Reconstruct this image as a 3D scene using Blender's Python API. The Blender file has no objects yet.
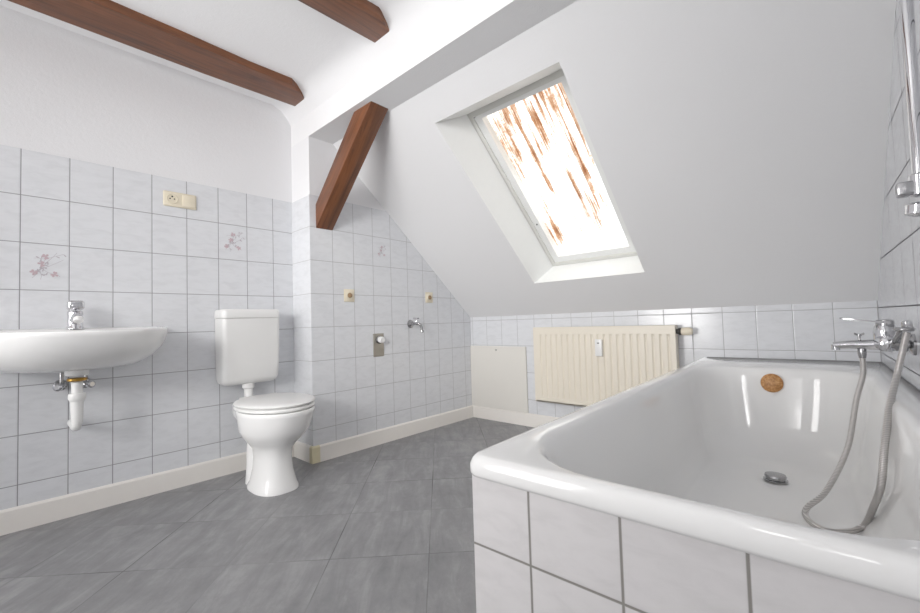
import bpy, bmesh, math, random
from mathutils import Vector, Matrix
random.seed(7)
PI = math.pi
SC = bpy.context.scene
COL = SC.collection

# ------------------------------------------------------------------ helpers
def link(name, bm, mat, parent=None, smooth=False, auto=None, loc=None, rotz=None):
    bmesh.ops.recalc_face_normals(bm, faces=bm.faces[:])
    me = bpy.data.meshes.new(name); bm.to_mesh(me); bm.free()
    if mat: me.materials.append(mat)
    if smooth:
        for p in me.polygons: p.use_smooth = True
    if auto is not None:
        for p in me.polygons: p.use_smooth = True
        try: me.set_sharp_from_angle(angle=math.radians(auto))
        except Exception: pass
    o = bpy.data.objects.new(name, me); COL.objects.link(o)
    if parent: o.parent = parent
    if loc is not None: o.location = loc
    if rotz is not None: o.rotation_euler.z = rotz
    return o

def empty(name, label, cat, loc=(0, 0, 0), rotz=0, group=None):
    o = bpy.data.objects.new(name, None); COL.objects.link(o)
    o.empty_display_size = .05
    o.location = loc; o.rotation_euler.z = rotz
    return tag(o, label, cat, group)

def tag(o, label, cat, group=None, kind=None):
    o['label'] = label; o['category'] = cat
    if group: o['group'] = group
    if kind: o['kind'] = kind
    return o

def struct(o, label=None):
    o['kind'] = 'structure'
    if label: o['label'] = label
    return o

def quad(bm, *pts):
    return bm.faces.new([bm.verts.new(p) for p in pts])

def add_box(bm, x0, x1, y0, y1, z0, z1, bev=0, seg=2):
    c = [(x, y, z) for x in (x0, x1) for y in (y0, y1) for z in (z0, z1)]
    v = [bm.verts.new(p) for p in c]
    fs = [bm.faces.new([v[i] for i in f]) for f in
          ((0, 1, 3, 2), (4, 6, 7, 5), (0, 4, 5, 1), (2, 3, 7, 6), (0, 2, 6, 4), (1, 5, 7, 3))]
    if bev:
        es = list({e for f in fs for e in f.edges})
        bmesh.ops.bevel(bm, geom=es, offset=bev, segments=seg, profile=.5, affect='EDGES')
    return v

def box(x0, x1, y0, y1, z0, z1, bev=0, seg=2):
    bm = bmesh.new(); add_box(bm, x0, x1, y0, y1, z0, z1, bev, seg); return bm

def add_prism(bm, poly, ext):
    """poly: list of 3-D points, ext: vector"""
    a = [bm.verts.new(p) for p in poly]
    b = [bm.verts.new(Vector(p) + Vector(ext)) for p in poly]
    bm.faces.new(a); bm.faces.new(list(reversed(b)))
    n = len(a)
    for i in range(n): bm.faces.new((a[i], b[i], b[(i+1) % n], a[(i+1) % n]))

def frame_of(d):
    d = Vector(d).normalized()
    u = d.orthogonal().normalized(); return u, d.cross(u).normalized(), d

def add_lathe(bm, prof, org, axis, n=32, cap=True):
    """prof: [(r, t)...] along axis"""
    u, w, d = frame_of(axis); org = Vector(org); rings = []
    for r, t in prof:
        rings.append([bm.verts.new(org + d*t + (u*math.cos(2*PI*i/n) + w*math.sin(2*PI*i/n))*max(r, 1e-4)) for i in range(n)])
    for a, b in zip(rings, rings[1:]):
        for i in range(n): bm.faces.new((a[i], a[(i+1) % n], b[(i+1) % n], b[i]))
    if cap: bm.faces.new(list(reversed(rings[0]))); bm.faces.new(rings[-1])

def lathe(prof, org, axis, n=32, cap=True):
    bm = bmesh.new(); add_lathe(bm, prof, org, axis, n, cap); return bm

def catmull(pts, k=8):
    P = [Vector(p) for p in pts]; P = [2*P[0]-P[1]] + P + [2*P[-1]-P[-2]]; out = []
    for i in range(1, len(P)-2):
        a, b, c, d = P[i-1:i+3]
        for s in range(k):
            t = s/k
            out.append(.5*((2*b) + (c-a)*t + (2*a-5*b+4*c-d)*t*t + (3*b-a-3*c+d)*t**3))
    out.append(P[-2]); return out

def add_tube(bm, pts, r, n=14, cap=True):
    P = [Vector(p) for p in pts]; u = None; rings = []
    for i, p in enumerate(P):
        d = (P[min(i+1, len(P)-1)] - P[max(i-1, 0)]).normalized()
        if u is None: u = d.orthogonal().normalized()
        u = (u - d*u.dot(d)).normalized(); w = d.cross(u)
        rr = r(i/(len(P)-1)) if callable(r) else r
        rings.append([bm.verts.new(p + (u*math.cos(2*PI*k/n) + w*math.sin(2*PI*k/n))*rr) for k in range(n)])
    for a, b in zip(rings, rings[1:]):
        for i in range(n): bm.faces.new((a[i], a[(i+1) % n], b[(i+1) % n], b[i]))
    if cap: bm.faces.new(list(reversed(rings[0]))); bm.faces.new(rings[-1])

def tube(pts, r, n=14): bm = bmesh.new(); add_tube(bm, pts, r, n); return bm

def add_loft(bm, rings, cap0=True, cap1=True):
    R = [[bm.verts.new(p) for p in ring] for ring in rings]; n = len(R[0])
    for a, b in zip(R, R[1:]):
        for i in range(n): bm.faces.new((a[i], a[(i+1) % n], b[(i+1) % n], b[i]))
    if cap0: bm.faces.new(list(reversed(R[0])))
    if cap1: bm.faces.new(R[-1])

def sell(cx, cy, z, hx, hy, p=2.0, n=48, egg=0.0):
    """super-ellipse ring; egg > 0 narrows the +x end"""
    out = []
    for i in range(n):
        t = 2*PI*i/n; c, s = math.cos(t), math.sin(t)
        x = math.copysign(abs(c)**(2/p), c); y = math.copysign(abs(s)**(2/p), s)
        out.append((cx + hx*x, cy + hy*y*(1 - egg*max(x, 0)**2), z))
    return out

def rrect(a0, a1, b0, b1, r, z, nc=8, ns=14):
    """rounded rectangle ring in local tub plan, always the same vertex count"""
    pts = []
    cs = [(a1-r, b1-r, 0), (a0+r, b1-r, PI/2), (a0+r, b0+r, PI), (a1-r, b0+r, 1.5*PI)]
    for q, (cx, cy, t0) in enumerate(cs):
        for i in range(nc+1):
            t = t0 + PI/2*i/nc
            pts.append((cx + r*math.cos(t), cy + r*math.sin(t)))
        nx, ny, nt = cs[(q+1) % 4]
        p0 = pts[-1]; p1 = (nx + r*math.cos(nt), ny + r*math.sin(nt))
        for i in range(1, ns): pts.append((p0[0]+(p1[0]-p0[0])*i/ns, p0[1]+(p1[1]-p0[1])*i/ns))
    return [(x, -y, z) for x, y in pts]

# ------------------------------------------------------------------ materials
class NT:
    def __init__(s, name):
        s.m = bpy.data.materials.new(name); s.m.use_nodes = True
        s.t = s.m.node_tree; s.t.nodes.clear()
        s.out = s.n('ShaderNodeOutputMaterial'); s.b = s.n('ShaderNodeBsdfPrincipled')
        s.l(s.b.outputs[0], s.out.inputs[0])
    def n(s, k, **kw):
        o = s.t.nodes.new(k)
        for a, v in kw.items(): setattr(o, a, v)
        return o
    def l(s, a, b): s.t.links.new(a, b)
    def math(s, op, a, b=None, c=None, clamp=False):
        o = s.n('ShaderNodeMath', operation=op, use_clamp=clamp)
        for i, v in enumerate((a, b, c)):
            if v is None: continue
            if isinstance(v, (int, float)): o.inputs[i].default_value = v
            else: s.l(v, o.inputs[i])
        return o.outputs[0]
    def coord(s, kind='Object'): return s.n('ShaderNodeTexCoord').outputs[kind]
    def sep(s, v): o = s.n('ShaderNodeSeparateXYZ'); s.l(v, o.inputs[0]); return o.outputs
    def comb(s, x, y, z):
        o = s.n('ShaderNodeCombineXYZ')
        for i, v in enumerate((x, y, z)):
            if isinstance(v, (int, float)): o.inputs[i].default_value = v
            else: s.l(v, o.inputs[i])
        return o.outputs[0]
    def noise(s, v, scale, detail=4, rough=.55, dist=0):
        o = s.n('ShaderNodeTexNoise'); s.l(v, o.inputs['Vector'])
        o.inputs['Scale'].default_value = scale; o.inputs['Detail'].default_value = detail
        o.inputs['Roughness'].default_value = rough; o.inputs['Distortion'].default_value = dist
        return o.outputs['Fac']
    def mapv(s, v, sc=(1, 1, 1), rot=(0, 0, 0), loc=(0, 0, 0)):
        o = s.n('ShaderNodeMapping'); s.l(v, o.inputs[0])
        o.inputs['Scale'].default_value = sc; o.inputs['Rotation'].default_value = rot; o.inputs['Location'].default_value = loc
        return o.outputs[0]
    def ramp(s, f, stops):
        o = s.n('ShaderNodeValToRGB'); s.l(f, o.inputs[0]); e = o.color_ramp.elements
        while len(e) < len(stops): e.new(.5)
        for k, (p, c) in zip(e, stops): k.position = p; k.color = (*c, 1) if len(c) == 3 else c
        return o.outputs[0]
    def mix(s, f, a, b):
        o = s.n('ShaderNodeMix', data_type='RGBA')
        if isinstance(f, (int, float)): o.inputs[0].default_value = f
        else: s.l(f, o.inputs[0])
        for i, v in ((6, a), (7, b)):
            if isinstance(v, tuple): o.inputs[i].default_value = (*v, 1)
            else: s.l(v, o.inputs[i])
        return o.outputs[2]
    def bump(s, h, strength, dist=.001):
        o = s.n('ShaderNodeBump'); s.l(h, o.inputs['Height'])
        o.inputs['Strength'].default_value = strength; o.inputs['Distance'].default_value = dist
        s.l(o.outputs[0], s.b.inputs['Normal'])
    def set(s, **kw):
        for k, v in kw.items():
            i = s.b.inputs[k.replace('_', ' ')]
            if isinstance(v, tuple): i.default_value = (*v, 1)
            elif isinstance(v, (int, float)): i.default_value = v
            else: s.l(v, i)

def srgb(r, g, b):
    f = lambda c: (c/255/12.92 if c/255 <= .04045 else ((c/255+.055)/1.055)**2.4)
    return (f(r), f(g), f(b))

def plain(name, col, rough=.4, metal=0, vary=.04, scale=30, bump=0, coat=0):
    t = NT(name); v = t.coord(); f = t.noise(v, scale)
    c2 = tuple(max(0, c*(1-vary*2)) for c in col)
    t.set(Base_Color=t.mix(f, col, c2), Roughness=rough, Metallic=metal)
    if coat: t.set(Coat_Weight=coat)
    if bump: t.bump(t.noise(v, scale*4), bump)
    return t.m

def wallpaper(name, col):
    t = NT(name); v = t.coord()
    big = t.noise(v, 1.3, 3)
    t.set(Base_Color=t.mix(big, col, tuple(c*.95 for c in col)), Roughness=.9)
    t.b.inputs['Specular IOR Level'].default_value = .15
    h = t.noise(v, 75, 5, .7)
    t.bump(h, .5, .0022)
    return t.m

def tiles(name, ax, off_u, su, off_z, sz, base=(.695, .708, .735), grout=(.24, .24, .25), gw=.0032, axv=2):
    t = NT(name); s = t.sep(t.coord()); u = s[ax]; z = s[axv]
    tu = t.math('DIVIDE', t.math('SUBTRACT', u, off_u), su); tz = t.math('DIVIDE', t.math('SUBTRACT', z, off_z), sz)
    fu = t.math('FRACT', tu); fz = t.math('FRACT', tz)
    du = t.math('MULTIPLY', t.math('MINIMUM', fu, t.math('SUBTRACT', 1.0, fu)), su)
    dz = t.math('MULTIPLY', t.math('MINIMUM', fz, t.math('SUBTRACT', 1.0, fz)), sz)
    d = t.math('MINIMUM', du, dz)
    mr = t.n('ShaderNodeMapRange', interpolation_type='SMOOTHSTEP'); t.l(d, mr.inputs[0])
    mr.inputs[1].default_value = gw*.28; mr.inputs[2].default_value = gw*.72; mr.inputs[3].default_value = 1; mr.inputs[4].default_value = 0
    g = mr.outputs[0]
    # marbled streaks, different on each tile
    w = t.n('ShaderNodeTexWhiteNoise', noise_dimensions='2D')
    t.l(t.comb(t.math('FLOOR', tu), t.math('FLOOR', tz), 0), w.inputs['Vector'])
    va = t.n('ShaderNodeVectorMath', operation='MULTIPLY_ADD'); t.l(w.outputs['Color'], va.inputs[0]); va.inputs[1].default_value = (3, 3, 3)
    t.l(t.comb(u, 0, z), va.inputs[2])
    st = t.noise(t.mapv(va.outputs[0], (9, 1, 24), (0, .55, 0)), 1.6, 5, .6, .5)
    c = t.ramp(st, [(.33, tuple(k*.935 for k in base)), (.52, base), (.72, tuple(min(1, k*1.03) for k in base))])
    t.set(Base_Color=t.mix(g, c, grout))
    r = t.math('MULTIPLY_ADD', g, .6, .16); t.set(Roughness=r)
    mr2 = t.n('ShaderNodeMapRange', interpolation_type='SMOOTHSTEP'); t.l(d, mr2.inputs[0])
    mr2.inputs[1].default_value = 0; mr2.inputs[2].default_value = .005
    t.bump(mr2.outputs[0], .35, .0015)
    return t.m

def wood(name, axis, scale=1.0):
    t = NT(name); v = t.coord()
    sc = [14, 14, 14, 14]; sc[axis] = .9
    if axis == 3: v = t.mapv(v, (1, 1, 1), (0, math.radians(-45), 0)); sc = [14, 14, .9]
    g = t.noise(t.mapv(v, tuple(sc[:3])), 2.4*scale, 8, .65, .9)
    f = t.noise(t.mapv(v, tuple(k*3 for k in sc[:3])), 4, 4, .6)
    c = t.ramp(g, [(.25, srgb(58, 32, 18)), (.45, srgb(110, 64, 36)), (.6, srgb(132, 78, 44)), (.8, srgb(84, 46, 25))])
    c = t.mix(t.math('MULTIPLY', f, .35), c, srgb(30, 13, 8))
    t.set(Base_Color=c, Roughness=.45); t.bump(g, .3, .003)
    return t.m

def floor_mat():
    t = NT('grey_vinyl'); v = t.coord(); s = t.sep(v)
    k = 1/math.sqrt(2); P = .337
    S = t.math('MULTIPLY', t.math('ADD', s[0], s[1]), k); T = t.math('MULTIPLY', t.math('SUBTRACT', s[1], s[0]), k)
    ts = t.math('DIVIDE', t.math('ADD', S, .157), P); tt = t.math('DIVIDE', t.math('ADD', T, 1.847), P)
    def dist(q):
        f = t.math('FRACT', q); return t.math('MULTIPLY', t.math('MINIMUM', f, t.math('SUBTRACT', 1.0, f)), P)
    ds, dt = dist(ts), dist(tt); d = t.math('MINIMUM', ds, dt)
    mr = t.n('ShaderNodeMapRange', interpolation_type='SMOOTHSTEP'); t.l(d, mr.inputs[0])
    mr.inputs[1].default_value = .0007; mr.inputs[2].default_value = .0026; mr.inputs[3].default_value = 1; mr.inputs[4].default_value = 0
    gap = t.math('MULTIPLY', mr.outputs[0], t.ramp(t.noise(v, 2.2, 2), [(.42, (.12,)*3), (.66, (1,)*3)]))
    w = t.n('ShaderNodeTexWhiteNoise', noise_dimensions='2D'); t.l(t.comb(t.math('FLOOR', ts), t.math('FLOOR', tt), 0), w.inputs['Vector'])
    va = t.n('ShaderNodeVectorMath', operation='MULTIPLY_ADD'); t.l(w.outputs['Color'], va.inputs[0]); va.inputs[1].default_value = (5, 5, 5)
    t.l(t.comb(S, T, 0), va.inputs[2])
    st = t.noise(t.mapv(va.outputs[0], (7, 1.6, 1)), 2.4, 6, .65, .6)
    blot = t.noise(va.outputs[0], 9, 5, .7)
    m = t.math('ADD', t.math('MULTIPLY', st, .65), t.math('MULTIPLY', blot, .35))
    c = t.ramp(m, [(.3, srgb(110, 110, 112)), (.5, srgb(131, 131, 133)), (.7, srgb(156, 156, 157))])
    sp = t.ramp(t.noise(v, 160, 2, .6), [(.66, (0,)*3), (.74, (1,)*3)])
    c = t.mix(t.math('MULTIPLY', sp, .18), c, srgb(195, 195, 195))
    t.set(Base_Color=t.mix(gap, c, srgb(48, 48, 50)), Roughness=.46)
    t.bump(t.math('SUBTRACT', t.math('MULTIPLY', blot, .3), gap), .25, .001)
    return t.m

def rust_sheet():
    """weathered white sheet beyond the skylight, rust streaks run down the slope"""
    t = NT('stained_sheet'); v = t.coord()
    st = t.noise(t.mapv(v, (34, 1.5, 1.5)), 1.0, 5, .7, .12)
    pat = t.noise(t.mapv(v, (8, 2.6, 2.6), (0, 0, 0), (2.3, .4, 0)), 1.0, 3, .6)
    s = t.sep(v)
    up = t.n('ShaderNodeMapRange'); t.l(s[2], up.inputs[0]); up.inputs[1].default_value = 1.25; up.inputs[2].default_value = 1.95
    up.inputs[3].default_value = -.055; up.inputs[4].default_value = .055
    f = t.math('ADD', t.math('ADD', t.math('MULTIPLY', st, .6), t.math('MULTIPLY', pat, .4)), up.outputs[0])
    br = t.math('MULTIPLY_ADD', t.noise(v, 55, 4, .8), .12, -.06)
    f = t.math('ADD', f, br)
    c = t.ramp(f, [(.51, (.94, .94, .92)), (.56, srgb(165, 128, 100)), (.62, srgb(112, 66, 38)), (.72, srgb(80, 46, 27))])
    fine = t.noise(t.mapv(v, (90, 1.1, 1.1)), 1.0, 3, .6)
    c = t.mix(t.ramp(fine, [(.55, (0,)*3), (.66, (.7,)*3)]), c, srgb(140, 126, 112))
    bl = t.ramp(t.noise(t.mapv(v, (5, 3, 3), (0, 0, 0), (7, 1, 2)), 1.0, 2), [(.62, (0,)*3), (.70, (1,)*3)])
    low = t.n('ShaderNodeMapRange'); t.l(s[2], low.inputs[0]); low.inputs[1].default_value = 1.5; low.inputs[2].default_value = 1.25
    c = t.mix(t.math('MULTIPLY', bl, t.math('MULTIPLY', low.outputs[0], .5)), c, srgb(118, 142, 160))
    crack = t.n('ShaderNodeTexVoronoi', feature='DISTANCE_TO_EDGE'); t.l(t.mapv(v, (9, 4, 4)), crack.inputs['Vector']); crack.inputs['Scale'].default_value = 1.6
    ck = t.ramp(crack.outputs[0], [(0, (.45,)*3), (.018, (0,)*3)])
    c = t.mix(ck, c, srgb(140, 120, 104))
    tr = t.n('ShaderNodeBsdfTranslucent'); t.l(c, tr.inputs[0])
    t.set(Base_Color=c, Roughness=.9)
    mx = t.n('ShaderNodeMixShader'); mx.inputs[0].default_value = .8
    t.l(t.b.outputs[0], mx.inputs[1]); t.l(tr.outputs[0], mx.inputs[2]); t.l(mx.outputs[0], t.out.inputs[0])
    return t.m

def glass_mat():
    t = NT('window_glass')
    tr = t.n('ShaderNodeBsdfTransparent'); tr.inputs[0].default_value = (.96, .98, .98, 1)
    gl = t.n('ShaderNodeBsdfGlossy'); gl.inputs['Roughness'].default_value = .02
    mx = t.n('ShaderNodeMixShader'); mx.inputs[0].default_value = .05; t.l(tr.outputs[0], mx.inputs[1]); t.l(gl.outputs[0], mx.inputs[2])
    t.l(mx.outputs[0], t.out.inputs[0]); return t.m

def ribbed_hose():
    t = NT('ribbed_steel_hose'); v = t.coord()
    w = t.n('ShaderNodeTexWave', wave_type='BANDS', bands_direction='Z'); t.l(v, w.inputs[0]); w.inputs['Scale'].default_value = 90
    t.set(Base_Color=t.mix(w.outputs['Fac'], (.42, .40, .39), (.68, .66, .64)), Metallic=.9, Roughness=.32)
    t.bump(w.outputs['Fac'], .6, .001); return t.m

def rusty():
    t = NT('rusty_brass'); v = t.coord(); f = t.noise(v, 110, 6, .7)
    t.set(Base_Color=t.ramp(f, [(.3, srgb(130, 84, 40)), (.5, srgb(180, 124, 70)), (.62, srgb(205, 156, 98)), (.75, srgb(240, 222, 196))]), Roughness=.42, Metallic=0)
    t.bump(f, .6, .002); return t.m

M = {}
M['paint'] = wallpaper('white_woodchip_wall', (.80, .80, .815))
M['slope'] = wallpaper('white_woodchip_slope', (.78, .78, .79))
M['ceil'] = wallpaper('white_ceiling_paint', (.84, .84, .85))
M['lining'] = plain('white_lining_board', (.84, .85, .84), .5, vary=.02)
M['tile_left'] = tiles('left_wall_tiles', 1, -2.600, .15, .9815, .2)
M['tile_ret'] = tiles('return_tiles', 0, -.006, .240, .787, .2, grout=(.33, .33, .335), gw=.0028)
M['tile_side'] = tiles('side_wall_tiles', 1, -1.282, .15, .787, .2, grout=(.33, .33, .335), gw=.0028)
M['tile_back'] = tiles('back_wall_tiles', 0, .3975, .15, .798, .2, grout=(.33, .33, .335), gw=.0028)
M['tile_right'] = tiles('right_wall_tiles', 1, .05, .2, .798, .2, grout=(.13, .13, .14), gw=.0055)
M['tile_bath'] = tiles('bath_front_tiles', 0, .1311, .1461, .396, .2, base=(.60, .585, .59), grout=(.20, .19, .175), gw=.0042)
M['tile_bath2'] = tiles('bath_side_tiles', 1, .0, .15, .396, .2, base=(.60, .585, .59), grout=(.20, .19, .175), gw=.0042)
M['floor'] = floor_mat()
M['base'] = plain('cream_baseboard_paint', srgb(236, 232, 226), .45, vary=.02)
M['base_old'] = plain('yellowed_baseboard_paint', srgb(222, 212, 178), .5, vary=.05)
M['ceramic'] = plain('white_ceramic', (.83, .83, .825), .10, vary=.008, scale=4, coat=.1)
M['enamel'] = plain('white_bath_enamel', (.82, .82, .815), .09, vary=.012, scale=3, coat=.1)
M['plastic'] = plain('white_plastic', (.80, .80, .79), .28, vary=.01)
M['cream'] = plain('cream_plastic', srgb(229, 219, 196), .4, vary=.03)
M['board'] = plain('cream_white_board', srgb(222, 219, 212), .5, vary=.02, scale=6)
M['rad'] = plain('cream_radiator_enamel', srgb(229, 221, 205), .35, vary=.02, scale=8)
M['dark'] = plain('dark_gap', (.02, .018, .016), .6)
M['seal'] = plain('grey_sealant', (.16, .16, .165), .6)
M['brown'] = plain('brown_pipe_plug', srgb(165, 135, 100), .6, vary=.15)
M['chrome'] = plain('chrome', (.64, .64, .66), .08, 1, vary=.02)
M['chrome_dark'] = plain('worn_chrome', (.42, .42, .43), .22, 1, vary=.08)
M['steel'] = plain('brushed_steel', (.42, .40, .36), .34, 1, vary=.06)
M['brass'] = plain('brass', srgb(170, 130, 60), .3, 1, vary=.08)
M['hose'] = ribbed_hose(); M['rust'] = rusty()
M['wood_y'] = wood('dark_stained_beam_wood', 1); M['wood_d'] = wood('dark_stained_brace_wood', 3)
M['sheet'] = rust_sheet(); M['glass'] = glass_mat()
M['print'] = plain('faded_flower_glaze', srgb(190, 184, 190), .2, vary=.06, scale=60)
M['print2'] = plain('pink_flower_glaze', srgb(202, 180, 186), .2, vary=.06, scale=60)
M['frame'] = plain('painted_window_frame', (.70, .70, .66), .4, vary=.02)

# ------------------------------------------------------------------ room numbers
D = .224            # projection of the boxed corner on the left
YC = -1.4302         # its front face
SL = .875           # roof slope
ZK = .83            # knee height at the back wall
ZS = 1.935          # soffit of the boxed purlin
YS = -(ZS-ZK)/SL    # where slope meets soffit
H = 2.168            # flat ceiling
YF = -5.0           # wall behind the camera
PHI = .0277; T0 = (1.9345, 0, 0); W = .714
def zs(y): return ZK - SL*y
LOC = dict(loc=T0, rotz=PHI)
XR = 3.0

# ------------------------------------------------------------------ the setting
struct(link('floor', box(-.1, XR, YF-.1, .1, -.05, 0), M['floor']))
# left wall: painted body + tile cladding
struct(link('wall_left', box(-.12, -.006, YF, YC+.05, 0, 2.3), M['paint']))
t1 = struct(link('trim_1', box(-.008, 0, YF, YC, 0, 1.578), M['tile_left']), 'pale grey marbled tile cladding of the left wall')
# boxed corner: return face and side face
bm = bmesh.new()
add_prism(bm, [(D-.006, YC+.006, 0), (D-.006, 0.1, 0), (D-.006, .1, ZK-.01), (D-.006, 0, ZK+.03), (D-.006, YS, ZS), (D-.006, YC+.006, ZS)], (-.3, 0, 0))
struct(link('wall_side', bm, M['paint']))
struct(link('trim_2', box(-.006, D-.0006, YC, YC+.008, 0, 1.575), M['tile_ret']), 'narrow tiled return of the boxed corner')
bm = bmesh.new()
yt = -(1.580-ZK)/SL
add_prism(bm, [(D, YC+.0002, 0), (D, -.001, 0), (D, -.001, ZK), (D, yt, 1.580), (D, YC+.0002, 1.580)], (-.008, 0, 0))
t3 = struct(link('trim_3', bm, M['tile_side']), 'tiled face of the boxed corner under the roof slope')
# back wall
struct(link('wall_back', box(-.1, XR, .008, .12, 0, ZK+.02), M['paint']))
struct(link('trim_4', box(D, 2.66, 0, .01, 0, ZK), M['tile_back']), 'low tiled knee wall below the roof slope')
# right wall (local frame, a little out of square)
struct(link('wall_right', box(W+.006, W+.12, -5.2, .15, 0, 2.3), M['paint'], **LOC))
struct(link('trim_5', box(W, W+.008, -2.9, .0, 0, 2.2), M['tile_right'], **LOC), 'tiled right hand wall beside the bath')
struct(link('wall_front', box(-.1, XR, YF-.1, YF, 0, 2.3), M['paint']))
# flat ceiling + cove + purlin box
bm = bmesh.new()
prof = [(YF-.1, H), (-1.54, H), (-1.490, 2.150), (-1.452, 2.115), (YC+.006, 2.07), (YC+.006, ZS), (YS+.004, ZS), (YS+.004, H+.15), (YF-.1, H+.15)]
add_prism(bm, [(-.1, y, z) for y, z in prof], (XR+.1, 0, 0))
struct(link('ceiling', bm, M['ceil'], auto=24))
# roof slope with the skylight opening and its reveals
nn = Vector((0, .659, .753)); sl = Vector((0, -.753, .659))
def SP(x, y): return Vector((x, y, zs(y)))
x0, x1, ya, yb = 1.011, 1.728, -1.143, -.238
bm = bmesh.new()
X0, X1, Y0, Y1 = -.1, XR, .02, YS-.005
gx = [X0, x0, x1, X1]; gy = [Y0, yb, ya, Y1]
V = [[bm.verts.new(SP(x, y)) for y in gy] for x in gx]
for i in range(3):
    for j in range(3):
        if (i, j) != (1, 1): bm.faces.new((V[i][j], V[i+1][j], V[i+1][j+1], V[i][j+1]))
TH = .15
struct(link('wall_slope', bm, M['slope']))
TL, TR, BL, BR = SP(x0, ya), SP(x1, ya), SP(x0, yb), SP(x1, yb)
dl, dr = .09, .035
TLd = TL + nn*TH + Vector((dl, 0, 0)) - sl*.07; TRd = TR + nn*TH - Vector((dr, 0, 0)) - sl*.07
BLd = BL + nn*TH + Vector((dl, 0, 0)); BRd = BR + nn*TH - Vector((dr, 0, 0))
bm = bmesh.new()
for a, b, c, d in ((TL, TLd, BLd, BL), (TR, BR, BRd, TRd), (BL, BLd, BRd, BR), (TL, TR, TRd, TLd)):
    quad(bm, a, b, c, d)
bmesh.ops.remove_doubles(bm, verts=bm.verts[:], dist=1e-5)
struct(link('trim_6', bm, M['lining']), 'white lined reveal of the skylight')
# outer roof skin around the window so that only the window lets light in
bm = bmesh.new()
o = nn*(TH+.02)
gxs = [X0, TLd.x+.01, TRd.x-.01, X1]
ys_ = [Y0, (BLd-o).y, (TLd-o).y, Y1-.1]
V = [[bm.verts.new(SP(x, y) + o) for y in ys_] for x in gxs]
for i in range(3):
    for j in range(3):
        if (i, j) != (1, 1): bm.faces.new((V[i][j], V[i+1][j], V[i+1][j+1], V[i][j+1]))
struct(link('ceiling', bm, M['paint']))

# skylight window: frame, sash, pane, corner fixings
def bar(bm, p, q, w_in, depth):      # rectangular bar from p to q, widening towards w_in, thickness along nn
    p, q, w_in = Vector(p), Vector(q), Vector(w_in)
    add_prism(bm, [p, q, q + w_in, p + w_in], nn*depth)
ex = Vector((1, 0, 0))
def frame_ring(name, mat, inset, wl, wr, wt, wb, lift, depth, parent):
    bm = bmesh.new(); o = nn*lift
    a = TLd + ex*inset - sl*inset + o; b = TRd - ex*inset - sl*inset + o
    c = BRd - ex*inset + sl*inset + o; d = BLd + ex*inset + sl*inset + o
    bar(bm, a, d, ex*wl, depth); bar(bm, b, c, -ex*wr, depth); bar(bm, a+ex*wl, b-ex*wr, -sl*wt, depth); bar(bm, d+ex*wl, c-ex*wr, sl*wb, depth)
    return link(name, bm, mat, parent)
win = bpy.data.objects.new('window_1', None); COL.objects.link(win); struct(win, 'slanted roof window with white frame')
win.location = (0, 0, 0)
frame_ring('window_frame', M['frame'], -.004, .026, .026, .034, .026, .004, .05, win)
frame_ring('sash', M['lining'], .022, .040, .040, .032, .044, .012, .05, win)
gi = .05
bm = bmesh.new(); og = nn*.03
quad(bm, TLd+ex*gi-sl*gi+og, TRd-ex*gi-sl*gi+og, BRd-ex*gi+sl*gi+og, BLd+ex*gi+sl*gi+og)
link('pane', bm, M['glass'], win)
bm = bmesh.new(); pc = TLd + ex*.028 - sl*.03 + nn*.012
add_lathe(bm, [(.006, 0), (.006, .006)], pc, -nn, 16); link('corner_fixing', bm, M['chrome_dark'], win)
bm = bmesh.new(); pc = TLd + ex*.045 - sl*.78 + nn*.012
add_lathe(bm, [(.005, 0), (.005, .006)], pc, -nn, 16); link('corner_fixing', bm, M['chrome_dark'], win)
# the stained sheet outside the pane
bm = bmesh.new(); N1, N2 = 26, 14; og = nn*.08
a = TLd - ex*.12 - sl*-.10 + og; b = TRd + ex*.05 + sl*.10 + og; c = BRd + ex*.05 - sl*.22 + og; d = BLd - ex*.12 - sl*.22 + og
G = [[bm.verts.new((a.lerp(b, i/N1)).lerp(d.lerp(c, i/N1), j/N2) + nn*.004*math.sin(i*1.7)) for j in range(N2+1)] for i in range(N1+1)]
for i in range(N1):
    for j in range(N2): bm.faces.new((G[i][j], G[i+1][j], G[i+1][j+1], G[i][j+1]))
tag(link('weathered_sheet', bm, M['sheet'], smooth=True), 'weathered white sheet with orange rust streaks lying outside the skylight pane', 'sheet')

# baseboards
BH, BT = .096, .014
def board_profile(bm, pts, outs):
    """pts: wall line points; outs: outward offsets at each point"""
    rings = []
    for (x, y), (ox, oy) in zip(pts, outs):
        rings.append([(x, y, 0), (x+ox, y+oy, 0), (x+ox, y+oy, BH-.008), (x+ox*.45, y+oy*.45, BH), (x, y, BH)])
    add_loft(bm, rings)
bm = bmesh.new(); board_profile(bm, [(0, YF), (0, YC)], [(BT, 0), (BT, 0)]); struct(link('baseboard_left', bm, M['base']))
bm = bmesh.new(); board_profile(bm, [(BT, YC), (D-.02, YC)], [(0, -BT), (0, -BT)]); struct(link('baseboard_return', bm, M['base']))
bm = bmesh.new(); board_profile(bm, [(D-.02, YC), (D, YC), (D, YC+.035)], [(0, -BT), (BT, -BT), (BT, 0)]); struct(link('baseboard_corner', bm, M['base_old']), 'yellowed corner piece of the baseboard')
bm = bmesh.new(); board_profile(bm, [(D, YC+.035), (D, 0)], [(BT, 0), (BT, -BT)]); struct(link('baseboard_side', bm, M['base']))
bm = bmesh.new(); board_profile(bm, [(D, 0), (1.95, 0)], [(BT, -BT), (0, -BT)]); struct(link('baseboard_back', bm, M['base']))

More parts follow.
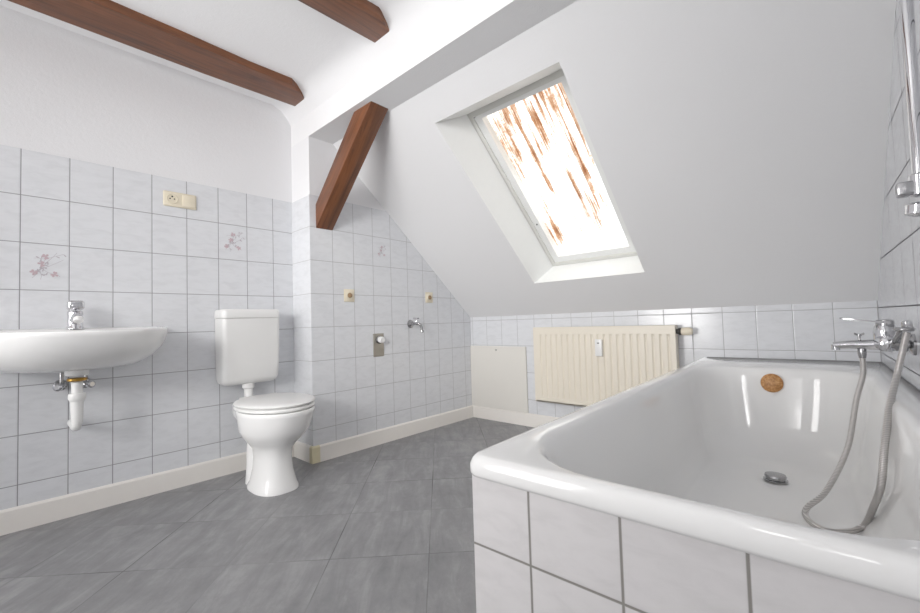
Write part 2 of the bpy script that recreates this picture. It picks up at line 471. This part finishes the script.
# flower prints on the decor tiles
def flower(parent, org, uax, nrm, seed, s=1.0):
    rnd = random.Random(seed); org = Vector(org); u = Vector(uax); n_ = Vector(nrm); z = Vector((0, 0, 1))
    bm = bmesh.new(); bp = bmesh.new()
    cnt = [0]
    def petal(b, c, ang, L, w):
        cnt[0] += 1; du = math.cos(ang); dz = math.sin(ang); P = []
        for i in range(12):
            t = 2*PI*i/12; r = (math.cos(t)*.5+.5)*L; q = math.sin(t)*w*(.35+.65*(math.cos(t)*.5+.5))
            P.append(c + u*(du*r-dz*q) + z*(dz*r+du*q) + n_*(.0006+.00004*cnt[0]))
        b.faces.new([b.verts.new(p) for p in P])
    stems = [(-.045, -.055, .03, .06), (-.05, -.03, .05, .03), (-.02, -.06, .0, .05), (.04, -.045, -.025, .02), (-.04, .03, .05, .055)]
    for a0, b0, a1, b1 in stems:
        pts = [(a0+(a1-a0)*i/14 + .006*math.sin(i*.5+seed), b0+(b1-b0)*i/14 + .006*math.cos(i*.43)) for i in range(15)]
        for (p0, q0), (p1, q1) in zip(pts, pts[1:]):
            dx, dz = p1-p0, q1-q0; L = math.hypot(dx, dz) or 1; wx, wz = -dz/L*.0007, dx/L*.0007
            quad(bm, *[org + (u*(p)+z*(q))*s + n_*.0005 for p, q in ((p0-wx, q0-wz), (p1-wx, q1-wz), (p1+wx, q1+wz), (p0+wx, q0+wz))])
        for k in range(5):
            p, q = pts[rnd.randrange(3, 15)]
            petal(bm, org + (u*p+z*q)*s, rnd.uniform(0, 2*PI), .014*s, .0032*s)
    for cu, cz in ((0, .045), (-.012, .012), (.028, -.03), (-.035, -.025)):
        for k in range(5): petal(bp, org + (u*cu+z*cz)*s, 2*PI*k/5 + rnd.random(), .013*s, .0055*s)
    link('flower_print', bm, M['print'], parent); link('flower_print', bp, M['print2'], parent)
flower(t1, (0, -2.525, 1.0815), (0, 1, 0), (1, 0, 0), 1)
flower(t1, (0, -1.775, 1.2815), (0, 1, 0), (1, 0, 0), 2)
flower(t3, (D, -.907, 1.29), (0, 1, 0), (1, 0, 0), 3, .72)

# ------------------------------------------------------------------ timber
ZB = 2.13
def beam(poly, label):
    bm = bmesh.new(); add_prism(bm, [(x, y, ZB) for x, y in poly], (0, 0, H-ZB+.015))
    es = [e for e in bm.edges if all(abs(v.co.z-ZB) < 1e-5 for v in e.verts)]
    bmesh.ops.bevel(bm, geom=es, offset=.005, segments=2, profile=.5, affect='EDGES')
    return tag(link('ceiling_beam', bm, M['wood_y'], auto=35), label, 'beam', 'dark timber beams across the ceiling')
beam([(.118, YF), (.118, -2.634), (.122, -1.95), (.138, -1.444), (.244, -1.446), (.345, -1.585), (.336, -1.8), (.345, -2.1), (.348, YF)],
     'long dark stained timber ceiling beam running above the washbasin and left wall')
beam([(.934, YF), (.936, -1.84), (.946, -1.432), (1.026, -1.440), (1.058, -1.464), (1.104, -1.56), (1.094, -1.71), (1.10, YF)],
     'short looking dark timber ceiling beam at the top edge, further from the left wall')
bm = bmesh.new()
add_prism(bm, [(D-.003, -1.390, 1.380), (.806, -1.390, ZS+.004), (.646, -1.390, ZS+.004), (D-.003, -1.390, 1.525)], (0, .112, 0))
bmesh.ops.bevel(bm, geom=bm.edges[:], offset=.004, segments=2, profile=.5, affect='EDGES')
tag(link('diagonal_brace', bm, M['wood_d'], auto=35), 'dark brown diagonal timber brace rising from the tiled boxed corner to the soffit', 'brace')

# ------------------------------------------------------------------ bathtub
tub = empty('bathtub', 'white enamel bathtub with tiled front panel in the right corner', 'bathtub', T0, PHI)
ZR = .553
def ring(a0, a1, b0, b1, r, z): return rrect(a0, a1, b0, b1, r, z)
R_ = [ring(.022, W-.003, .003, 2.068, .016, .514),
      ring(.009, W-.002, .002, 2.081, .022, .516),
      ring(.006, W-.001, .001, 2.084, .024, .522),
      ring(.006, W-.001, .001, 2.084, .024, .536),
      ring(.010, W-.001, .002, 2.080, .024, .546),
      ring(.016, W-.002, .003, 2.076, .024, ZR-.0012),
      ring(.024, W-.002, .005, 2.070, .024, ZR)]
li = (.054, .652, .432, 2.060)
R_ += [ring(li[0], li[1], li[2], li[3], .19, ZR),
       ring(li[0]+.008, li[1]-.008, li[2]+.007, li[3]-.008, .185, ZR-.004),
       ring(li[0]+.016, li[1]-.016, li[2]+.013, li[3]-.018, .18, ZR-.015),
       ring(li[0]+.024, li[1]-.022, li[2]+.018, li[3]-.035, .175, ZR-.04)]
for t in (.2, .4, .6, .75, .86, .94, .985):
    k = t
    sx = .024 + .05*k + .035*max(0, (k-.75)/.25)**2
    R_.append(ring(li[0]+sx, li[1]-sx+.002, li[2]+.018+.07*k+.09*max(0, (k-.7)/.3)**2, li[3]-.035-.22*k-.09*max(0, (k-.7)/.3)**2, .17-.02*k, ZR-.04-.32*(1-(1-k)**1.25 if k > .9 else k)))
zlast = R_[-1][0][2]
R_.append(ring(.20, .51, .68, 1.62, .14, zlast-.004))
R_.append(ring(.30, .41, .78, 1.5, .05, zlast-.006))
bm = bmesh.new(); add_loft(bm, R_, cap0=False)
shell = link('tub_shell', bm, M['enamel'], tub, smooth=True)
ZFLOOR = zlast-.005
# tiled panels under the rim
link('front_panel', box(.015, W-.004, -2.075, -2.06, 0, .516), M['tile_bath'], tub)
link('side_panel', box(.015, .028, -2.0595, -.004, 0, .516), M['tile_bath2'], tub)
# dark sealant joint along both walls
bm = bmesh.new(); tp = math.tan(PHI)
add_prism(bm, [(.03, -.0005-.03*tp, ZR-.003), (W-.002, -.0005-W*tp, ZR-.003), (W-.002, -.0055-W*tp, ZR-.003), (.03, -.0055-.03*tp, ZR-.003)], (0, 0, .0055))
link('sealant_joint', bm, M['seal'], tub)
link('sealant_joint', box(W-.004, W-.0003, -2.08, -.006, ZR-.004, ZR+.0012), M['seal'], tub)
# overflow and drain
ov = Vector((.345, -(li[2]+.018+.012), .492)); od = Vector((0, -1, .18)).normalized()
bm = bmesh.new(); add_lathe(bm, [(.033, -.012), (.039, -.002), (.039, .006), (.030, .013), (.012, .016), (.004, .016)], ov, od, 36)
ovo = link('overflow_cover', bm, M['rust'], tub, auto=40); ovo['label'] = 'rusty brown overflow cover'
dr_ = Vector((.362, -.80, ZFLOOR+.004))
bm = bmesh.new(); add_lathe(bm, [(.036, 0), (.036, .004), (.030, .006), (.029, .012), (.033, .014), (.030, .020), (.004, .022)], dr_, (0, 0, 1), 36)
dro = link('drain_plug', bm, M['chrome_dark'], tub, auto=40); dro['label'] = 'dark metal drain plug'

# ------------------------------------------------------------------ bath mixer on the right wall
mx = empty('bath_mixer', 'chrome bath mixer tap with flat lever mounted on the right wall over the bath', 'tap', T0, PHI)
ZM = .684
for b in (.725, .875):
    bm = bmesh.new(); add_lathe(bm, [(.032, 0), (.031, .006), (.022, .012), (.014, .014), (.014, .03), (.019, .031), (.019, .05)], (W, -b, ZM), (-1, 0, 0), 28)
    link('wall_flange', bm, M['chrome_dark'], mx, auto=40)
bm = bmesh.new()
add_lathe(bm, [(.016, 0), (.022, .004), (.0235, .03), (.026, .06), (.026, .11), (.0235, .14), (.022, .176), (.016, .18)], (W-.055, -.71, ZM), (0, -1, 0), 28)
add_lathe(bm, [(.026, 0), (.026, .03), (.024, .042), (.021, .05), (.006, .052)], (W-.055, -.80, ZM+.005), (0, 0, 1), 28)
link('mixer_body', bm, M['chrome'], mx, auto=40)
bm = bmesh.new()
add_tube(bm, catmull([(W-.06, -.80, ZM-.004), (W-.10, -.80, ZM-.006), (W-.14, -.80, ZM-.006), (W-.176, -.80, ZM-.010)], 5), lambda t: .0175-.006*t, 18)
add_lathe(bm, [(.0115, 0), (.0115, .018)], (W-.170, -.80, ZM-.006), (0, 0, -1), 18)
link('spout', bm, M['chrome'], mx, auto=45)
bm = bmesh.new()
lv = [(-.012, .022), (.02, .020), (.06, .014), (.098, .010), (.104, .006)]
rings = []
for d_, w_ in lv:
    zc = ZM+.064+max(0, d_)*.16
    h_ = .011 if d_ < .01 else .005
    rings.append([(W-.052-d_, -.80-w_, zc-h_*.5), (W-.052-d_, -.80+w_, zc-h_*.5), (W-.052-d_, -.80+w_, zc+h_*.5), (W-.052-d_, -.80-w_, zc+h_*.5)])
add_loft(bm, rings); add_lathe(bm, [(.021, 0), (.022, .01), (.020, .022), (.004, .024)], (W-.052, -.80, ZM+.050), (0, 0, 1), 24)
link('lever', bm, M['chrome_dark'], mx, auto=35)
bm = bmesh.new()
add_lathe(bm, [(.004, 0), (.004, .014), (.006, .015), (.006, .021), (.002, .022)], (W-.112, -.80, ZM+.008), (0, 0, 1), 16)
add_tube(bm, [(W-.124, -.80, ZM+.030), (W-.112, -.80, ZM+.024), (W-.100, -.80, ZM+.030)], .003, 8)
link('diverter_knob', bm, M['chrome_dark'], mx, auto=40)
bm = bmesh.new(); add_lathe(bm, [(.010, 0), (.011, .004), (.011, .02), (.009, .03)], (W-.108, -.80, ZM-.018), (0, 0, -1), 12)
link('hose_outlet', bm, M['chrome_dark'], mx, auto=30)
bm = bmesh.new()
add_tube(bm, [(W-.030+.017*math.cos(k*PI/6), -.965+.017*math.sin(k*PI/6), ZM+.048) for k in range(0, 13)], .0055, 10)
add_tube(bm, [(W-.045, -.885, ZM+.005), (W-.040, -.915, ZM+.022), (W-.034, -.946, ZM+.046)], .007, 10)
link('handset_cradle', bm, M['chrome_dark'], mx, auto=40)

# hose looping into the tub
hz = ZFLOOR+.016
hp = [(W-.108, -.80, ZM-.046), (W-.109, -.803, ZM-.10), (.583, -.83, .50), (.553, -.89, .36), (.497, -.99, .25), (.452, -1.075, hz+.012),
      (.452, -1.13, hz+.002), (.485, -1.182, hz+.001), (.530, -1.165, hz+.002), (.561, -1.125, hz+.006), (.574, -1.13, .235), (.584, -1.19, .295), (.595, -1.265, .375), (.609, -1.22, .455), (.630, -1.12, .530), (.656, -1.02, .597), (.675, -.985, .667), (.690, -.965, .728)]
hs = empty('shower_hose', 'ribbed metal shower hose hanging in a loop into the bathtub', 'hose', T0, PHI)
link('hose', tube(catmull(hp, 12), .0075, 14), M['hose'], hs, smooth=True)
bm = bmesh.new(); add_lathe(bm, [(.009, 0), (.011, .004), (.011, .03), (.008, .034)], (.690, -.965, .722), (.0, .0, 1), 14)
link('hose_nut', bm, M['chrome'], hs, auto=30)

# shower rail
rl = empty('shower_rail', 'chrome vertical shower rail with sliding holder on the tiled right wall', 'rail', T0, PHI)
RA, RB = .672, 1.40
link('rail_bar', lathe([(.0105, 0), (.0105, .95)], (RA, -RB, 1.045), (0, 0, 1), 24), M['chrome'], rl, auto=40)
bm = bmesh.new()
add_lathe(bm, [(.026, 0), (.024, .010), (.014, .016), (.013, W-RA+.012)], (W, -RB, 1.035), (-1, 0, 0), 24)
add_lathe(bm, [(.008, -.022), (.0165, -.018), (.0165, .022), (.012, .026)], (RA, -RB, 1.04), (0, 0, 1), 24)
link('rail_bracket', bm, M['chrome'], rl, auto=40)
bm = bmesh.new(); add_box(bm, RA-.034, RA-.006, -RB-.014, -RB+.014, 1.022, 1.052, .005)
link('bracket_cap', bm, M['chrome_dark'], rl, auto=40)
bm = bmesh.new(); add_lathe(bm, [(.010, 0), (.020, .004), (.021, .022), (.012, .028)], (RA-.006, -RB, .978), (.15, 0, 1), 24)
link('end_knob', bm, M['chrome'], rl, auto=40)

# ------------------------------------------------------------------ toilet
YT = -1.73
wc = empty('toilet', 'white ceramic floor standing toilet with wall cistern beside the boxed corner', 'toilet', (.02, YT, 0))
def TW(p): return (p[0]-.02, p[1]-YT, p[2])
def tl_(bm): 
    for v in bm.verts: v.co -= Vector((.02, YT, 0))
    return bm
bm = bmesh.new()
secs = [(.000, .380, .142, .104, 2.8, .10), (.012, .380, .141, .103, 2.8, .10), (.03, .382, .132, .095, 2.7, .10), (.09, .380, .118, .083, 2.5, .08), (.15, .377, .114, .080, 2.3, .06),
        (.195, .378, .118, .085, 2.2, .05), (.23, .388, .142, .110, 2.1, .05), (.265, .402, .173, .139, 2.1, .06), (.30, .413, .196, .157, 2.1, .08), (.34, .420, .205, .163, 2.1, .10), (.375, .426, .215, .170, 2.1, .11), (.392, .428, .218, .172, 2.1, .12), (.398, .428, .214, .168, 2.1, .12)]
add_loft(bm, [sell(cx, YT, z, hx, hy, p, 56, eg) for z, cx, hx, hy, p, eg in secs])
# trapway behind the pedestal and rear shelf
add_tube(bm, catmull([(.34, YT, .30), (.275, YT, .25), (.245, YT, .17), (.245, YT, .08), (.25, YT, .002)], 6), lambda t: .085-.012*math.sin(PI*t)-.004*t, 24)
add_loft(bm, [[(x, YT+y, z) for x, y in ((.10, -.09), (.30, -.13), (.30, .13), (.10, .09))] for z in (.335, .396)])
link('bowl', tl_(bm), M['ceramic'], wc, auto=50)
def slab(z0, z1, cx, hx, hy, p, eg, r, dome=0):
    bm = bmesh.new()
    rg = [sell(cx, YT, z0, hx-r, hy-r, p, 56, eg), sell(cx, YT, z0+r*.4, hx-r*.2, hy-r*.2, p, 56, eg), sell(cx, YT, (z0+z1)/2, hx, hy, p, 56, eg),
          sell(cx, YT, z1-r*.4, hx-r*.3, hy-r*.3, p, 56, eg), sell(cx, YT, z1, hx-r*1.3, hy-r*1.3, p, 56, eg)]
    if dome: rg += [sell(cx, YT, z1+dome*.6, hx*.7, hy*.7, p, 56, eg), sell(cx, YT, z1+dome, hx*.25, hy*.25, p, 56, eg)]
    add_loft(bm, rg); return tl_(bm)
link('seat_ring', slab(.400, .417, .420, .217, .176, 2.15, .12, .008), M['plastic'], wc, auto=60)
link('seat_lid', slab(.419, .438, .419, .219, .178, 2.15, .12, .012, .006), M['plastic'], wc, auto=60)
for s in (-1, 1):
    link('hinge', tl_(lathe([(.006, 0), (.012, .002), (.012, .05), (.006, .052)], (.215, YT+s*.07-.026, .425), (0, 1, 0), 16)), M['plastic'], wc, auto=40)
bm = bmesh.new()
def crr(x1, hy, z, r):
    pts = []
    x0_ = .004
    for cx, cy, t0 in ((x1-r, hy-r, 0), (x0_+.004, hy-.004, PI/2), (x0_+.004, -hy+.004, PI), (x1-r, -hy+r, 1.5*PI)):
        rr = r if cx > .03 else .004
        for i in range(7):
            t = t0 + PI/2*i/6; pts.append((cx+rr*math.cos(t), YT+.008+cy+rr*math.sin(t), z))
    return pts
cis = [(.488, .085, .112), (.490, .098, .127), (.50, .112, .139), (.52, .122, .146), (.60, .130, .149), (.75, .133, .151), (.848, .134, .1515)]
add_loft(bm, [crr(x, hy, z, .024) for z, x, hy in cis])
ci = link('cistern', tl_(bm), M['plastic'], wc, auto=50)
bm = bmesh.new()
add_loft(bm, [crr(x, hy, z, .026) for z, x, hy in ((.850, .136, .1525), (.853, .1365, .1535), (.885, .136, .153), (.894, .133, .150), (.898, .125, .142))])
link('cistern_lid', tl_(bm), M['plastic'], ci, auto=50)
link('flush_pipe', tl_(tube(catmull([(.075, YT, .49), (.078, YT, .45), (.088, YT, .405), (.12, YT, .375), (.17, YT, .365)], 6), .022, 20)), M['plastic'], wc, smooth=True)
link('pipe_collar', tl_(lathe([(.026, 0), (.031, .004), (.031, .026), (.024, .032)], (.076, YT, .492), (0, 0, -1), 24)), M['plastic'], wc, auto=40)

# ------------------------------------------------------------------ washbasin
YB = -2.445
wb = empty('washbasin', 'white oval ceramic washbasin hung on the tiled left wall', 'washbasin', (0, YB, .80))
def wbl(bm):
    for v in bm.verts: v.co -= Vector((0, YB, .80))
    return bm
def dring(hw, dep, z, n=48, tilt=0, inset=0, x_off=0.0):
    """D-shaped ring: straight at the wall, elliptic at the front"""
    pts = []
    for i in range(n+1):
        t = PI*i/n; c, s = math.cos(t), math.sin(t)
        y = hw*math.copysign(abs(c)**.92, c); x = x_off + (dep-x_off)*abs(s)**.72
        pts.append((x, YB+y, z + tilt*(1-x/.5)))
    for i in range(1, 10): 
        f = i/10; pts.append((x_off, YB - hw + 2*hw*f, z + tilt))
    return pts
bm = bmesh.new()
secs = [(.13, .27, .645, 0), (.185, .32, .648, 0), (.228, .375, .658, 0), (.258, .41, .674, 0), (.284, .442, .697, 0), (.306, .47, .725, 0), (.320, .488, .754, .004), (.327, .497, .779, .010), (.329, .500, .792, .014), (.326, .497, .799, .016)]
rg = [dring(hw, d_, z, tilt=t) for hw, d_, z, t in secs]
rg += [dring(.318, .488, .801, tilt=.016), dring(.282, .454, .797, x_off=.115, tilt=.010), dring(.270, .444, .785, x_off=.125, tilt=.006), dring(.235, .40, .735, x_off=.15), dring(.16, .32, .70, x_off=.18), dring(.05, .25, .690, x_off=.21)]
add_loft(bm, rg)
link('basin_bowl', wbl(bm), M['ceramic'], wb, auto=60)
# drain outlet, nut, trap pipe
XD = .205; YD = YB+.005
link('outlet_cup', wbl(lathe([(.040, 0), (.038, -.026), (.033, -.030)], (XD, YD, .650), (0, 0, 1), 28)), M['ceramic'], wb, auto=40)
tp_ = link('trap_pipe', wbl(lathe([(.018, 0), (.018, -.045), (.026, -.046), (.028, -.052), (.028, -.066), (.024, -.075), (.021, -.078), (.019, -.14), (.018, -.165), (.014, -.167)], (XD, YD, .595), (0, 0, 1), 24)), M['plastic'], wb, auto=40)
link('brass_nut', wbl(lathe([(.030, 0), (.032, -.003), (.032, -.010), (.028, -.013)], (XD, YD, .612), (0, 0, 1), 20)), M['brass'], tp_, auto=30)
link('pipe_elbow', wbl(tube(catmull([(XD, YD, .435), (XD-.004, YD, .42), (XD-.03, YD, .408), (XD-.08, YD, .405), (.01, YD, .405)], 5), .0155, 16)), M['plastic'], tp_, smooth=True)
# basin tap
tap = bpy.data.objects.new('basin_tap', None); COL.objects.link(tap); tap.parent = wb
FX, FY = .085, YB+.008
bm = bmesh.new()
add_lathe(bm, [(.030, 0), (.029, .006), (.026, .010), (.025, .055), (.026, .060), (.026, .072), (.022, .078), (.004, .08)], (FX, FY, .812), (0, 0, 1), 24)
add_tube(bm, catmull([(FX+.005, FY, .845), (FX+.05, FY, .862), (FX+.09, FY, .862), (FX+.115, FY, .852)], 5), lambda t: .019-.003*t, 16)
link('tap_body', wbl(bm), M['chrome'], tap, auto=40)
bm = bmesh.new(); add_lathe(bm, [(.0165, 0), (.0165, .016)], (FX+.108, FY, .856), (.5, 0, -1), 16); link('aerator', wbl(bm), M['plastic'], tap, auto=40)  # white colour stands in for the bright highlight on the chrome aerator
bm = bmesh.new(); add_box(bm, FX-.024, FX+.050, FY-.026, FY+.026, .893, .932, .009, 3); link('tap_lever', wbl(bm), M['chrome'], tap, auto=40)
# stop valves
for y, lab in ((-2.476, 'small chrome angle valve under the washbasin, left of its trap'), (-2.398, 'small chrome angle valve under the washbasin, right of its trap')):
    av = empty('angle_valve', lab, 'valve', (0, y, .57), group='angle valves under the washbasin')
    bm = bmesh.new()
    add_lathe(bm, [(.024, 0), (.022, .006), (.010, .01), (.010, .05), (.014, .051), (.014, .075), (.008, .08)], (0, 0, 0), (1, 0, 0), 20)
    add_lathe(bm, [(.007, 0), (.007, .05)], (.055, 0, .008), (0, 0, 1), 14)
    link('valve_body', bm, M['chrome_dark'], av, auto=40)
    s = -1 if y < -2.44 else 1
    link('valve_handle', lathe([(.006, 0), (.006, .014), (.016, .016), (.017, .028), (.010, .032)], (.064, 0, 0), (.8, s*.5, 0), 12), M['chrome'], av, auto=30)

# ------------------------------------------------------------------ radiator
rd = empty('radiator', 'cream ribbed panel radiator mounted on the low back wall', 'radiator', (.90, 0, .21))
RX0, RX1, RZ0, RZ1 = .893, 1.826, .212, .733
def rl_(bm):
    for v in bm.verts: v.co -= Vector((.90, 0, .21))
    return bm
bm = bmesh.new()
NB = 21; pitch = (RX1-RX0-.05)/NB; yf = -.085
xs = []
for i in range(NB):
    x = RX0+.025+i*pitch
    xs += [(x, 0), (x+pitch*.56, 0), (x+pitch*.70, .008), (x+pitch*.86, .008)]
xs.append((RX1-.025, 0))
zrow = [(RZ0+.0, 0), (RZ0+.035, 0), (RZ0+.05, 1), (RZ1-.06, 1), (RZ1-.045, 0), (RZ1, 0)]
xs = [(RX0, 0)] + xs + [(RX1, 0)]
G = [[bm.verts.new((x, yf+d_*k, z)) for z, k in zrow] for x, d_ in xs]
for i in range(len(xs)-1):
    for j in range(len(zrow)-1): bm.faces.new((G[i][j], G[i+1][j], G[i+1][j+1], G[i][j+1]))
pn = link('front_panel', rl_(bm), M['rad'], rd, auto=25)
bm = bmesh.new()
add_box(bm, RX0-.002, RX1+.002, -.0845, -.034, RZ1-.012, RZ1+.004, .002)      # top cover
add_box(bm, RX0-.003, RX0+.002, -.086, -.034, RZ0, RZ1, .001)
add_box(bm, RX1-.002, RX1+.003, -.086, -.034, RZ0, RZ1, .001)
add_box(bm, RX0, RX1, -.045, -.034, RZ0+.005, RZ1-.01)
add_box(bm, RX0, RX1, -.085, -.05, RZ0-.001, RZ0+.01, .002)
link('casing', rl_(bm), M['rad'], rd)
for x in (1.08, 1.64): link('wall_bracket', rl_(box(x, x+.03, -.036, 0, RZ0+.06, RZ1-.06)), M['rad'], rd)
bm = bmesh.new(); add_box(bm, 1.358, 1.404, -.105, -.0845, .548, .655, .004); 
hm = link('heat_meter', rl_(bm), M['plastic'], rd, auto=40)
link('meter_window', rl_(box(1.374, 1.388, -.1062, -.1049, .628, .634)), M['dark'], hm)
vl = link('valve', rl_(lathe([(.014, 0), (.014, .012), (.020, .013), (.020, .026), (.015, .028)], (1.829, -.06, .700), (1, 0, 0), 20)), M['dark'], rd, auto=40)
link('thermostat_head', rl_(lathe([(.019, 0), (.022, .003), (.0225, .035), (.020, .045), (.018, .054), (.004, .056)], (1.856, -.06, .700), (1, 0, 0), 24)), M['cream'], vl, auto=40)

# access board in the corner
bm = box(D+.001, .773, -.013, -.0005, .097, .592, .002)
ab = tag(link('access_board', bm, M['board']), 'plain cream white board covering the low back wall left of the radiator', 'board')
link('screw', lathe([(.006, 0), (.006, .002), (.003, .003)], (.497, -.013, .562), (0, -1, 0), 14), M['chrome_dark'], ab)

# ------------------------------------------------------------------ wall fittings
sp_ = empty('socket_switch_plate', 'cream double plate with socket and light switch high on the left wall tiles', 'switch', (0, -2.031, 1.47))
bm = bmesh.new(); add_box(bm, 0, .010, -.074, .074, -.039, .039, .006, 3); link('cover_plate', bm, M['cream'], sp_, auto=40)
bm = bmesh.new(); add_lathe(bm, [(.026, 0), (.026, .003), (.022, .004), (.020, .001), (.004, .0005)], (.010, -.036, 0), (1, 0, 0), 28)
so = link('socket_insert', bm, M['cream'], sp_, auto=40)
bm = bmesh.new()
for s in (-1, 1): add_lathe(bm, [(.0035, 0), (.0035, .0015)], (.0105, -.036+s*.0095, 0), (1, 0, 0), 10)
add_lathe(bm, [(.0045, 0), (.0045, .0015)], (.0105, -.036, .012), (1, 0, 0), 10)
link('socket_hole', bm, M['dark'], so)
bm = bmesh.new(); add_box(bm, .0095, .0145, .008, .066, -.030, .030, .002); link('rocker', bm, M['cream'], sp_, auto=40)

for y, z, lab in ((-1.172, .982, 'round cream pipe rosette with brown plug on boxed corner, nearer the toilet'), (-.474, .986, 'round cream pipe rosette with brown plug on boxed corner, close under the slope')):
    ro = empty('pipe_rosette', lab, 'rosette', (D, y, z), group='cream pipe rosettes')
    bm = bmesh.new(); add_box(bm, 0, .006, -.038, .038, -.040, .040, .004); add_lathe(bm, [(.030, .004), (.028, .010), (.019, .013), (.017, .009)], (0, 0, 0), (1, 0, 0), 28)
    link('cover', bm, M['cream'], ro, auto=40)
    link('plug', lathe([(.016, .005), (.016, .014), (.008, .018), (.003, .018)], (0, 0, 0), (1, 0, 0), 18), M['brown'], ro, auto=40)

vp = empty('waste_outlet_plate', 'upright steel plate with white capped outlet on the tiled boxed corner', 'plate', (D, -.953, .655))
bm = bmesh.new(); add_box(bm, 0, .006, -.043, .043, -.077, .077, .002); link('plate', bm, M['steel'], vp)
link('collar', lathe([(.026, .005), (.026, .016), (.021, .02)], (0, .002, .035), (1, 0, 0), 24), M['chrome_dark'], vp, auto=40)
link('cap', lathe([(.020, .018), (.021, .022), (.021, .046), (.017, .051), (.003, .052)], (0, .002, .035), (1, 0, 0), 24), M['plastic'], vp, auto=40)

wt = empty('wall_tap', 'small chrome washing machine tap on the tiled boxed corner', 'tap', (D, -.665, .790))
bm = bmesh.new()
add_lathe(bm, [(.030, 0), (.028, .006), (.013, .012), (.011, .014), (.011, .075), (.006, .08)], (0, 0, 0), (1, 0, 0), 24)
add_tube(bm, catmull([(.065, 0, 0), (.085, .012, -.004), (.093, .022, -.025), (.094, .024, -.05)], 5), .009, 14)
add_lathe(bm, [(.012, 0), (.013, .003), (.013, .018), (.009, .02)], (.094, .024, -.045), (0, 0, -1), 14)
link('tap_body', bm, M['chrome_dark'], wt, auto=40)
bm = bmesh.new(); add_lathe(bm, [(.007, 0), (.006, .03), (.004, .034)], (.06, .004, .006), (0, 0, 1), 14); add_tube(bm, [(.046, -.012, .040), (.06, .004, .038), (.074, .02, .040)], .005, 10)
link('tap_handle', bm, M['chrome'], wt, auto=40)

# ------------------------------------------------------------------ light
w = bpy.data.worlds.new('sky'); SC.world = w; w.use_nodes = True
nt = w.node_tree; bg = nt.nodes['Background']
sky = nt.nodes.new('ShaderNodeTexSky'); sky.sky_type = 'HOSEK_WILKIE'; sky.turbidity = 6; sky.sun_direction = Vector((-.1, .75, .65)).normalized()
mixn = nt.nodes.new('ShaderNodeMix'); mixn.data_type = 'RGBA'; mixn.inputs[0].default_value = .6
nt.links.new(sky.outputs[0], mixn.inputs[6]); mixn.inputs[7].default_value = (.9, .95, 1, 1)
nt.links.new(mixn.outputs[2], bg.inputs[0]); bg.inputs[1].default_value = 1.1

def lamp(name, kind, energy, loc, look=None, color=(1, 1, 1), **kw):
    l = bpy.data.lights.new(name, kind); l.energy = energy; l.color = color
    for k, v in kw.items(): setattr(l, k, v)
    o = bpy.data.objects.new(name, l); COL.objects.link(o); o.location = loc
    if look: o.rotation_euler = (Vector(look)-Vector(loc)).to_track_quat('-Z', 'Y').to_euler()
    return o
lamp('sun', 'SUN', 9.0, (1.4, 3, 4), (1.3, -.7, 1.5), (1, .97, .93), angle=.05)
lamp('camera_flash', 'POINT', 1.1, (2.40, -2.74, .95), color=(1, .985, .97), shadow_soft_size=.05)
lamp('wall_bounce_light', 'AREA', 13, (1.6, -3.25, 1.25), (1.5, -5, 1.3), (1, .99, .975), shape='RECTANGLE', size=1.2, size_y=.8)
lamp('ceiling_bounce_light', 'AREA', 12, (1.7, -3.55, 1.2), (1.65, -3.45, 3), (1, .985, .97), shape='RECTANGLE', size=.8, size_y=.8)
lamp('slope_fill_light', 'AREA', 20, (.6, -4.7, 1.2), (1.6, -.4, 1.35), (1, .985, .97), shape='RECTANGLE', size=.9, size_y=1.6, spread=1.7)
lamp('side_fill_light', 'AREA', 9, (2.35, -4.6, 1.7), (.3, -.6, .9), (1, .985, .97), shape='RECTANGLE', size=.8, size_y=.8, spread=1.0)

# ------------------------------------------------------------------ camera
cam = bpy.data.cameras.new('camera'); co = bpy.data.objects.new('camera', cam); COL.objects.link(co)
cam.sensor_fit = 'HORIZONTAL'; cam.sensor_width = 36; cam.lens = 412.5912/920*36; cam.clip_start = .02
yaw, pitch, roll = -.736, .0388, -.0307
f = Vector((math.sin(yaw)*math.cos(pitch), math.cos(yaw)*math.cos(pitch), math.sin(pitch)))
r = Vector((math.cos(yaw), -math.sin(yaw), 0)); u = r.cross(f)
r2 = r*math.cos(roll) + u*math.sin(roll); u2 = -r*math.sin(roll) + u*math.cos(roll)
m = Matrix((r2, u2, -f)).transposed().to_4x4(); m.translation = Vector((2.5028, -2.6397, .7889))
co.matrix_world = m
SC.camera = co
SC.view_settings.view_transform = 'Standard'; SC.view_settings.look = 'None'; SC.view_settings.exposure = -0.13; SC.view_settings.gamma = 1.12
SC.cycles.use_denoising = True
SC.cycles.max_bounces = 12; SC.cycles.diffuse_bounces = 6; SC.cycles.transmission_bounces = 8
SC.cycles.sample_clamp_indirect = 8
